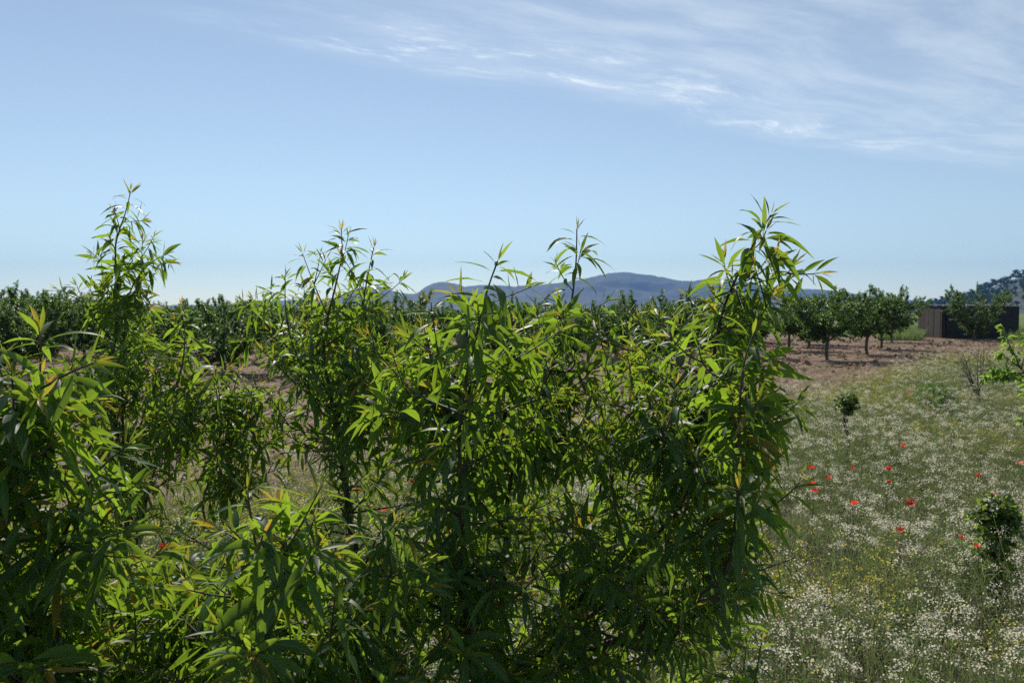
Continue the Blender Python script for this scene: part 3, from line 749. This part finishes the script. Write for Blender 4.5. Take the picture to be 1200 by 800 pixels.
# ------------------------------------------------------------------ shed
def box(mb, x0, x1, y0, y1, z0, z1, mat=0):
    v = [[x, y, z] for x in (x0, x1) for y in (y0, y1) for z in (z0, z1)]
    mb.add(v, [[0, 1, 3, 2], [4, 6, 7, 5], [0, 4, 5, 1], [2, 3, 7, 6], [0, 2, 6, 4], [1, 5, 7, 3]], mat)
def shed():
    k = NT('shed_boards'); p = k.pos()
    f = k.noise(3, 5, k.n('Mapping', i_Vector=p, i_Scale=(5, 5, .5)).outputs[0])
    c = k.mix(k.sstep(f, .3, .7), (.024, .016, .015), (.052, .032, .027))
    M['boards'] = k.end(k.n('BsdfPrincipled', i_Base_Color=c, i_Roughness=.8).outputs[0])
    M['shade_tone_boards'] = plain('shed_shade_tone_boards', (.035, .033, .038), .8, .3, 3)  # cool dark tone paints in the front's shade; right wall, back, door share it
    M['sheet'] = plain('roof_sheet', (.10, .09, .09), .6, .3, 2)
    x0, y0 = (1104 - 600) / F * 48.5, 48.5
    root = empty('wooden_shed', (x0, y0, gz(x0, y0))); root.rotation_euler = (0, 0, math.radians(-2))
    tag(root, 'long low dark brown plank shed with flat sheet roof behind the broad almond tree', 'shed')
    W, D, H = 4.9, 3.0, 2.12
    mb = MB(); y = .0
    while y < D:
        w = RNG.uniform(.13, .19); box(mb, -.03 - RNG.uniform(0, .02), .02, y, min(y + w, D) - .012, -.1, H - RNG.uniform(.02, .05)); y += w
    link('plank_wall', mb.mesh('plank_wall', [M['boards']], smooth=False), root)
    mb = MB(); x = .03
    while x < W:
        w = RNG.uniform(.16, .22); box(mb, x, min(x + w, W) - .01, -.02 - RNG.uniform(0, .02), .03, -.1, H - .04); x += w
    box(mb, W - .02, W + .02, .04, D, -.1, H - .04); box(mb, .03, W - .03, D - .04, D, -.1, H - .04)
    link('shade_tone_wall', mb.mesh('shade_tone_wall', [M['shade_tone_boards']], smooth=False), root)
    mb = MB()
    xs = np.linspace(-.12, W + .12, 170); zz = H + .03 + .016 * np.sin(xs * 30)
    va = np.stack([xs, np.full_like(xs, -.16), zz], 1); vb = np.stack([xs, np.full_like(xs, D + .2), zz + .05], 1)
    vs = np.concatenate([va, vb, va - [0, 0, .02], vb - [0, 0, .02]]); n = len(xs); i = np.arange(n - 1)
    q = np.concatenate([np.stack([i, i + 1, n + i + 1, n + i], 1), np.stack([2 * n + i + 1, 2 * n + i, 3 * n + i, 3 * n + i + 1], 1), np.stack([i + 1, i, 2 * n + i, 2 * n + i + 1], 1)])
    mb.add(vs, q); link('roof', mb.mesh('roof', [M['sheet']], smooth=False), root)
    mb = MB(); box(mb, .25, 1.05, -.075, -.045, .02, 1.85); box(mb, .28, 1.02, -.095, -.077, .35, .45); box(mb, .28, 1.02, -.095, -.077, 1.4, 1.5)
    link('door', mb.mesh('door', [M['shade_tone_boards']], smooth=False), root)
shed()

# ------------------------------------------------------------------ meadow
def ribbons(mb, P0, P1, P2, w0, w1, mat, **at_):
    """two-segment narrow ribbons"""
    N = len(P0); d = norm(P2 - P0); s = norm(np.cross(d, RNG.normal(0, 1, (N, 3))))
    a, b, c = s * np.reshape(w0, (-1, 1)) * .5, s * np.reshape((np.asarray(w0) + w1) * .5, (-1, 1)) * .5, s * np.reshape(w1, (-1, 1)) * .5
    V = np.stack([P0 - a, P0 + a, P1 - b, P1 + b, P2 - c, P2 + c], 1).reshape(-1, 3)
    Q = (np.array([[0, 1, 3, 2], [2, 3, 5, 4]])[None] + (np.arange(N) * 6)[:, None, None]).reshape(-1, 4)
    mb.add(V, Q, mat, **at_)
def cards(mb, C, nrm, a, b, mat):
    """small petals or leaflets: one quad, corners pulled in to a diamond-like shape"""
    N = len(C); nrm = norm(nrm); e = norm(np.cross(nrm, RNG.normal(0, 1, (N, 3)))); f = np.cross(nrm, e)
    a, b = np.reshape(a, (-1, 1)), np.reshape(b, (-1, 1))
    V = np.stack([C - e * a, C + f * b * .8 - e * a * .1, C + e * a, C - f * b], 1).reshape(-1, 3)
    mb.add(V, (np.arange(4)[None] + (np.arange(N) * 4)[:, None]), mat)
def scatter(n, xr, yr, margin=0.0, seed=1):
    r = np.random.default_rng(seed)
    x, y = r.uniform(*xr, n), r.uniform(*yr, n)
    ok = (x > -.95 * y - 1.2) & (x < .85 * y + 1.5) & (np.hypot(x, y) > 1.0)
    return x[ok], y[ok]
def meadow():
    global RNG
    RNG = np.random.default_rng(900)
    x, y = scatter(175000, (-7, 30), (.6, 41), seed=901)
    ed = edge_dist(x, y)
    keep = (ed < RNG.uniform(-.5, .6, len(x)))
    dist = np.hypot(x, y)
    keep &= RNG.random(len(x)) < np.interp(dist, [0, 6, 12, 25, 41], [1.0, 1.0, .72, .55, .45])
    x, y = x[keep], y[keep]; n = len(x)
    z = gzv(x, y)
    patch = fbm(x * .55, y * .55, 41); tall = fbm(x * .8 + 9, y * .8, 43)
    H = np.clip(.18 + .46 * tall + RNG.normal(0, .07, n), .12, .60)
    H *= 1 + .12 * smooth01((edge_dist(x, y) + 5) / 4)
    W, Y, G = MB(), MB(), MB()
    print('meadow plants', n)
    def plants(mb, sel, pm, nst, nfl, fl, spread, hmul=1.0):
        idx = np.repeat(np.nonzero(sel)[0], nst); m = len(idx)
        if m == 0: return
        p0 = np.stack([x[idx], y[idx], z[idx] - .01], 1) + np.concatenate([RNG.normal(0, .02, (m, 2)), np.zeros((m, 1))], 1)
        h = H[idx] * RNG.uniform(.7, 1.1, m) * hmul
        lean = RNG.normal(0, .22, (m, 2)) * h[:, None]
        p2 = p0 + np.concatenate([lean, h[:, None]], 1); p1 = p0 * .5 + p2 * .5 - np.concatenate([lean * .18, np.zeros((m, 1))], 1)
        ribbons(mb, p0, p1, p2, np.full(m, .0034), .002, 0)
        # flower heads
        k = np.repeat(np.arange(m), nfl); c = p2[k] + RNG.normal(0, 1, (len(k), 3)) * np.array([spread, spread, spread * .55])
        cards(mb, c, RNG.normal(0, .9, (len(k), 3)) + [0, 0, .35], RNG.uniform(.6, 1.15, len(k)) * fl, RNG.uniform(.6, 1.15, len(k)) * fl, pm)
        # narrow pods and bracts under the head, leaves lower down
        k = np.repeat(np.arange(m), 5); tt = RNG.uniform(.5, .95, len(k))[:, None]; b = p0[k] * (1 - tt) + p2[k] * tt
        dd = norm(RNG.normal(0, 1, (len(k), 3)) * [1, 1, .3] + [0, 0, .6]); l = RNG.uniform(.018, .04, (len(k), 1))
        ribbons(mb, b, b + dd * l * .5, b + dd * l, np.full(len(k), .0022), .001, 0)
        k = np.repeat(np.arange(m), 4); tt = RNG.uniform(.05, .6, len(k))[:, None]; b = p0[k] * (1 - tt) + p2[k] * tt
        dd = norm(RNG.normal(0, 1, (len(k), 3)) * [1, 1, .3] + [0, 0, .25]); l = RNG.uniform(.03, .07, (len(k), 1))
        ribbons(mb, b, b + dd * l * .5 + [0, 0, .006], b + dd * l, np.full(len(k), .009), .002, 2)
    yel = fbm(x * .7 + 30, y * .7 + 4, 47) > .55
    r = RNG.random(n)
    white = (r < np.interp(np.hypot(x, y), [0, 6, 14, 40], [1, 1, .62, .45]) * (.33 + .30 * smooth01((patch - .35) / .3))) & ~(yel & (RNG.random(n) < .6))
    big = white & (RNG.random(n) < .26 + .36 * smooth01((fbm(x * 1.1 + 5, y * 1.1, 77) - .42) / .2))
    creamy = RNG.random(n) < .42 + .45 * smooth01((fbm(x * .4, y * .4, 71) - .4) / .2)
    plants(W, white & ~big & ~creamy, 1, 3, 10, .0054, .014)
    plants(W, white & ~big & creamy, 3, 3, 14, .0043, .036)
    plants(W, big, 1, 3, 32, .0054, .0195, 1.15)
    plants(W, white & (RNG.random(n) < .10), 1, 2, 24, .0052, .02, 1.5)
    plants(Y, yel & ~white & (RNG.random(n) < .75), 1, 3, 8, .006, .018)
    o = link('white_wildflowers', W.mesh('white_wildflowers', [M['stem'], M['petal_white'], M['herb'], M['pod']], smooth=False)); tag(o, 'white flowering weeds covering the meadow at the right', 'wildflowers', kind='stuff')
    o = link('yellow_wildflowers', Y.mesh('yellow_wildflowers', [M['stem'], M['petal_yellow'], M['herb']], smooth=False)); tag(o, 'small yellow flowering weeds mixed in the meadow', 'wildflowers', kind='stuff')
    # grass and plain leaves between
    g = RNG.integers(0, n, 95000); 
    q0 = np.stack([x[g], y[g], z[g] - .01], 1) + np.concatenate([RNG.normal(0, .09, (len(g), 2)), np.zeros((len(g), 1))], 1)
    h = np.clip(H[g] * RNG.uniform(.4, 1.0, len(g)), .06, .5); ln = RNG.normal(0, .35, (len(g), 2)) * h[:, None]
    q2 = q0 + np.concatenate([ln, h[:, None]], 1); q1 = q0 * .5 + q2 * .5 - np.concatenate([ln * .25, np.zeros((len(g), 1))], 1)
    dry = RNG.random(len(g)) < .25
    ribbons(G, q0[~dry], q1[~dry], q2[~dry], RNG.uniform(.003, .007, (~dry).sum()), .0012, 0)
    ribbons(G, q0[dry], q1[dry], q2[dry], np.full(dry.sum(), .003), .0012, 1)
    o = link('meadow_grass', G.mesh('meadow_grass', [M['grass'], M['straw']], smooth=False)); tag(o, 'green and straw coloured grass between the meadow flowers', 'grass', kind='stuff')
    # thin dry grass and weeds on the ploughed side
    D = MB()
    x, y = scatter(200000, (-40, 48), (3, 62), seed=903)
    ed = edge_dist(x, y); cover = fbm(x * .3, y * .3, 51)
    keep = (ed > -.3) & (RNG.random(len(x)) < np.clip(np.exp(-np.maximum(ed, 0) / 2.0) * .7 + .10 + 1.1 * (cover - .5), .03, 1)) & (y < 52)
    x, y = x[keep], y[keep]; m = len(x)
    g = np.repeat(np.arange(m), 5); p0 = np.stack([x[g], y[g], gzv(x, y)[g] - .01], 1) + np.concatenate([RNG.normal(0, .05, (len(g), 2)), np.zeros((len(g), 1))], 1)
    h = RNG.uniform(.03, .15, len(g)); ln = RNG.normal(0, .6, (len(g), 2)) * h[:, None]
    p2 = p0 + np.concatenate([ln, h[:, None]], 1); p1 = (p0 + p2) / 2 + [0, 0, .01]
    gr = RNG.random(len(g)) < .3
    ribbons(D, p0[~gr], p1[~gr], p2[~gr], np.full((~gr).sum(), .006), .002, 1); ribbons(D, p0[gr], p1[gr], p2[gr], np.full(gr.sum(), .008), .002, 0)
    o = link('dry_grass', D.mesh('dry_grass', [M['grass'], M['straw']], smooth=False)); tag(o, 'sparse dry grass on the reddish soil of the orchard', 'grass', kind='stuff')
    print('dry tufts', m)
    # clods turned up by the plough
    K = MB(); x, y = scatter(60000, (-32, 40), (5, 46), seed=907); ed = edge_dist(x, y)
    keep = (ed > .2) & (RNG.random(len(x)) < np.clip(.25 + 1.2 * (fbm(x * .5, y * .5, 81) - .4), .05, 1)); x, y = x[keep], y[keep]; m = len(x)
    sz = RNG.gamma(2.2, .016, m).clip(.012, .13); oc = np.array([[1, 0, 0], [0, 1, 0], [-1, 0, 0], [0, -1, 0], [0, 0, .8], [0, 0, -.8]])
    V = oc[None] * sz[:, None, None] * RNG.uniform(.6, 1.3, (m, 6, 1)) + RNG.normal(0, .2, (m, 6, 3)) * sz[:, None, None] + np.stack([x, y, gzv(x, y) + sz * .25], 1)[:, None]
    tq = np.array([[0, 1, 4, 4], [1, 2, 4, 4], [2, 3, 4, 4], [3, 0, 4, 4], [1, 0, 5, 5], [2, 1, 5, 5], [3, 2, 5, 5], [0, 3, 5, 5]])
    K.add(V.reshape(-1, 3), (tq[None] + (np.arange(m) * 6)[:, None, None]).reshape(-1, 4))
    M['clod'] = plain('soil_clod', (.19, .12, .085), .95, .35, 3, spec=.1)
    o = link('soil_clods', K.mesh('soil_clods', [M['clod']], smooth=False)); tag(o, 'reddish brown clods of earth on the ploughed orchard soil', 'soil', kind='stuff')
    print('clods', m)
    # tall green weeds around the shed and the end of the row
    T = MB(); m = 16000
    px = np.concatenate([RNG.uniform(1030, 1082, m // 2), RNG.uniform(1180, 1300, m // 2)]); yy = RNG.uniform(44.5, 60, m); xx = (px - 600) / F * yy
    p0 = np.stack([xx, yy, gzv(xx, yy) - .02], 1); h = RNG.uniform(.2, .75, m) * (.5 + fbm(xx * .6, yy * .6, 61)); ln = RNG.normal(0, .3, (m, 2)) * h[:, None]
    p2 = p0 + np.concatenate([ln, h[:, None]], 1); p1 = (p0 + p2) / 2 - np.concatenate([ln * .2, np.zeros((m, 1))], 1)
    ribbons(T, p0, p1, p2, np.full(m, .035), .008, 0)
    o = link('tall_weeds', T.mesh('tall_weeds', [M['grass']], smooth=False)); tag(o, 'tall light green weeds on both sides of the shed', 'weeds', kind='stuff')
meadow()

# ------------------------------------------------------------------ poppies
def poppy(px, py, label, h=.46, open_=.55, r=.036):
    d = (CAMH - h) * F / (py - 365.0); x, y = (px - 600) / F * d, d
    z0 = gz(x, y); root = empty('poppy', (x, y, z0)); tag(root, label, 'poppy', 'red poppies in the meadow')
    st = MB(); top = np.array([RNG.normal(0, .03), RNG.normal(0, .03), h - z0])
    P, _ = resample([[0, 0, -.02], top * [.3, .3, .55] + [RNG.normal(0, .015), 0, 0], top], .03); tube(st, P, np.linspace(.0026, .0018, len(P)), 5)
    link('stem', st.mesh('stem', [M['stem']]), root)
    bl = MB(); tilt = np.array([RNG.normal(0, .35), RNG.normal(0, .35) - .25, 1.0]); ax = norm(tilt)
    e1 = norm(np.cross(ax, [0, 1, .1])); e2 = np.cross(ax, e1)
    for k_ in range(4):
        a0 = k_ * 1.5708 + RNG.normal(0, .12); inner = k_ % 2
        ns, nr = 9, 6
        aa = np.linspace(-.95, .95, ns); rr = np.linspace(0, 1, nr)
        A, Rr = np.meshgrid(aa, rr, indexing='ij')
        lift = open_ * (1.0 if inner else .75)
        rim = 1 - .28 * np.abs(A) ** 2.5 + RNG.normal(0, .05, (ns, 1))
        rad = r * Rr * rim * (1 - .35 * lift * Rr)
        hh = r * (Rr ** 1.4) * lift * 1.15 + RNG.normal(0, .0022, (ns, nr)) * Rr + (.002 if inner else 0)
        V = top + (e1 * np.cos(a0 + A)[..., None] + e2 * np.sin(a0 + A)[..., None]) * rad[..., None] + ax * hh[..., None]
        i, j = np.meshgrid(np.arange(ns - 1), np.arange(nr - 1), indexing='ij')
        bl.add(V.reshape(-1, 3), np.stack([i * nr + j, (i + 1) * nr + j, (i + 1) * nr + j + 1, i * nr + j + 1], -1).reshape(-1, 4))
    b = link('petals', bl.mesh('petals', [M['petal_pink' if ('pink' in label or 'faded' in label or 'pale' in label) else 'petal_red']]), root)
    hb = MB(); tube(hb, top + ax * np.array([[.001], [.005], [.010], [.012]]), [.003, .0065, .006, .002], 8); link('heart', hb.mesh('heart', [M['poppy_heart']]), root)
RNG = np.random.default_rng(1234)
for px, py, lab, kw in [
    (960, 550, 'red poppy at the upper left of the tight group of four beside the middle tree', {}),
    (974, 561, 'red poppy at the right of the tight group of four beside the middle tree', dict(r=.030)),
    (957, 569, 'third red poppy down in the tight group of four beside the middle tree', dict(r=.030)),
    (954, 577, 'lowest red poppy in the tight group of four beside the middle tree', dict(r=.032)),
    (1000, 592, 'single red poppy below and right of the tight group of four', dict(r=.036)),
    (1014, 552, 'small dull red poppy, left one of a level pair in the mid meadow', dict(r=.028)),
    (1043, 551, 'bright red poppy, right one of a level pair in the mid meadow', dict(r=.034)),
    (1057, 567, 'pale pinkish poppy just below the level pair', dict(r=.026)),
    (1068, 524, 'red poppy standing alone highest in the mid meadow', dict(r=.040)),
    (1071, 592, 'wide flat red poppy straight below the pale pinkish one', dict(r=.042, open_=.35)),
    (1148, 558, 'small red poppy above the dark leafy vine bush', dict(r=.026)),
    (1194, 544, 'pinkish red poppy at the right edge of the photo', dict(r=.036)),
    (1176, 584, 'reddish poppy among the top leaves of the dark vine bush', dict(r=.028)),
    (1066, 462, 'tiny far poppy left of the lush green clump', dict(r=.040)),
    (1061, 627, 'pinkish poppy low in the meadow, nearest of the right ones', dict(r=.030)),
    (1135, 635, 'faded orange red poppy left of the vine bush stem', dict(r=.026)),
    (1167, 646, 'dark red poppy at the foot of the vine bush', dict(r=.028)),
    (483, 567, 'red poppy seen through the gap right of the dark upright stem', dict(r=.036)),
    (413, 576, 'pinkish red poppy touching the dark upright stem of the middle tree', dict(r=.040)),
    (451, 603, 'small pink red poppy in the gap below the forked twig', dict(r=.030)),
    (179, 646, 'small red poppy glimpsed low between the two left trees', dict(r=.028))]:
    poppy(px, py, lab, **kw)

# ------------------------------------------------------------------ small plants
def round_leaves(mb, C, nrm, size, rnd):
    """lobed leaves: a fan of six points"""
    N = len(C); nrm = norm(nrm); e = norm(np.cross(nrm, RNG.normal(0, 1, (N, 3)))); f = np.cross(nrm, e)
    ang = np.radians([-90, -35, 15, 55, 90, 125, 165, 215]); rad = np.array([.25, .9, .75, 1.0, .85, 1.0, .75, .9])
    V = C[:, None] + (e[:, None] * np.cos(ang)[None, :, None] + f[:, None] * np.sin(ang)[None, :, None]) * (size[:, None] * rad)[..., None] + nrm[:, None] * (size[:, None] * RNG.normal(0, .15, (N, 8)))[..., None]
    V = np.concatenate([C[:, None], V], 1).reshape(-1, 3)
    q = np.array([[0, 1, 2, 3], [0, 3, 4, 5], [0, 5, 6, 7], [0, 7, 8, 1]])
    mb.add(V, (q[None] + (np.arange(N) * 9)[:, None, None]).reshape(-1, 4), 0, rnd=np.repeat(rnd, 9))
def vine(px, py, d, r, n, label, leafs, ntr, low=.7):
    c = at(px, py, d); x, y = c[0], c[1]; z0 = gz(x, y); root = empty('grapevine', (x, y, z0)); tag(root, label, 'grapevine', 'grapevine stumps in the meadow')
    h = c[2] - z0; w, lf = MB(), MB()
    P, _ = resample([[0, 0, -.05], [.02, 0, h * .35], [-.015, .01, h * .7], [0, 0, h * .95]], .03); tube(w, P, np.interp(np.linspace(0, 1, len(P)), [0, .7, 1], [ntr, ntr * .8, ntr * 1.5]), 9, rough=.12)
    link('trunk', w.mesh('trunk', [M['bark']]), root)
    ctr = np.array([0, 0, h]); s_ = MB()
    for _ in range(14):
        dv = norm(RNG.normal(0, 1, 3) * [1, 1, .6] + [0, 0, .7]); Q, _l = resample([ctr - [0, 0, r * .2], ctr + dv * r * .5, ctr + dv * r * RNG.uniform(1.0, 1.5) + [0, 0, .03]], .02); tube(s_, Q, np.linspace(.004, .0015, len(Q)), 5)
    link('shoots', s_.mesh('shoots', [M['stem']]), root)
    dv = norm(RNG.normal(0, 1, (n, 3)) + [0, 0, .15]); C = ctr + dv * (r * RNG.uniform(.1, 1.15, (n, 1)) ** .6) * [1, 1, 1.05] * (1 + .45 * (vnoise(dv[:, :1] * 3 + 7, dv[:, 2:] * 3 + 2, 5) - .5) * 2)
    C[:, 2] = np.where(C[:, 2] < h, h + (C[:, 2] - h) * low, C[:, 2])
    round_leaves(lf, C, dv * .5 + RNG.normal(0, .5, (n, 3)) + [0, 0, .5], leafs * RNG.uniform(.6, 1.2, n), RNG.random(n))
    link('leaves', lf.mesh('leaves', [M['vine_leaf']]), root)
vine(993, 475, 8.5, .115, 480, 'small grapevine stump with a round leafy head alone in the meadow', .026, .026)
vine(1168, 611, 4.35, .122, 900, 'dark leafy grapevine bush low at the right edge of the meadow', .024, .024, low=2.4)
def bare_shrub():
    c = at(1147, 440, 13.0); x, y = c[0], c[1]; root = empty('bare_shrub', (x, y, gz(x, y))); tag(root, 'leafless grey twiggy shrub standing before the shed side orchard', 'shrub')
    st, tw = MB(), MB()
    P, _ = resample([[0, 0, -.04], [.02, 0, .25], [0, .02, .48]], .04); tube(st, P, np.linspace(.024, .016, len(P)), 8, rough=.06)
    link('stem', st.mesh('stem', [M['old_bark']]), root)
    T = norm(np.gradient(P, axis=0))
    for a in range(9):
        i = int(len(P) * RNG.uniform(.45, .99)); Q = side_shoot(P, T, i, RNG.uniform(.45, .85), up=.9, inc=math.radians(RNG.uniform(20, 60)), az=a * .9)
        tube(tw, Q, np.linspace(.009, .003, len(Q)), 6); TQ = norm(np.gradient(Q, axis=0))
        for b in range(6):
            j = int(len(Q) * RNG.uniform(.25, .95)); Q2 = side_shoot(Q, TQ, j, RNG.uniform(.15, .4), up=.6); tube(tw, Q2, np.linspace(.0045, .0018, len(Q2)), 5)
    link('twigs', tw.mesh('twigs', [M['old_bark']]), root)
bare_shrub()
def herb_clump(px, py, d, r, h, n, label, name='leafy_weed'):
    c = at(px, py, d); x, y = c[0], c[1]; root = empty(name, (x, y, gz(x, y))); tag(root, label, 'weed')
    lf, s_ = MB(), MB()
    B, D, Nn = [], [], []
    for k_ in range(n):
        a = RNG.random() * 6.283; rr = r * math.sqrt(RNG.random()); tip = np.array([rr * math.cos(a), rr * math.sin(a), h * (1 - .5 * (rr / r) ** 2) * RNG.uniform(.7, 1.05)])
        Q, L = resample([tip * [.3, .3, 0] + [0, 0, -.02], tip * [.75, .75, .5], tip], .02); tube(s_, Q, np.linspace(.004, .002, len(Q)), 4, cap=False)
        m = int(L / .022); ii = RNG.integers(2, len(Q), m); B.append(Q[ii]); D.append(RNG.normal(0, 1, (m, 3)) * [1, 1, .4] + [0, 0, .4])
    B, D = np.vstack(B), np.vstack(D); m = len(B)
    leaves(lf, B, D, RNG.normal(0, .3, (m, 3)) + [0, 0, 1], RNG.uniform(.05, .10, m), RNG.uniform(.022, .04, m), RNG.uniform(.3, 1.2, m), 0.0, rows=[0, 2, 4, 6, 7])
    link('stems', s_.mesh('stems', [M['stem']]), root); link('leaves', lf.mesh('leaves', [M['herb_leaf']]), root)
herb_clump(1098, 464, 12.5, .42, .60, 60, 'lush dark green leafy clump in the upper meadow below the bare shrub')
herb_clump(1148, 640, 4.9, .2, .36, 26, 'low broad leaved green weed beside the dark vine bush')
# light green young tree at the right edge
def edge_tree():
    meshes = grow_orchard(333, H=1.5, R=1.0, th=.55, nlimb=8, leafL=.085, dens=.7, upright=.3, mat='light_leaf', bark='bark', r0=.028)
    c = at(1282, 480, 7.0); root = empty('almond_tree', (c[0], c[1], gz(c[0], c[1]))); root.rotation_euler = (0, 0, 2.1)
    tag(root, 'light yellow green young tree cut by the right edge of the photo', 'tree')
    link('trunk', meshes[0], root); link('branches', meshes[1], root); link('crown', meshes[2], root)
edge_tree()
print('done')
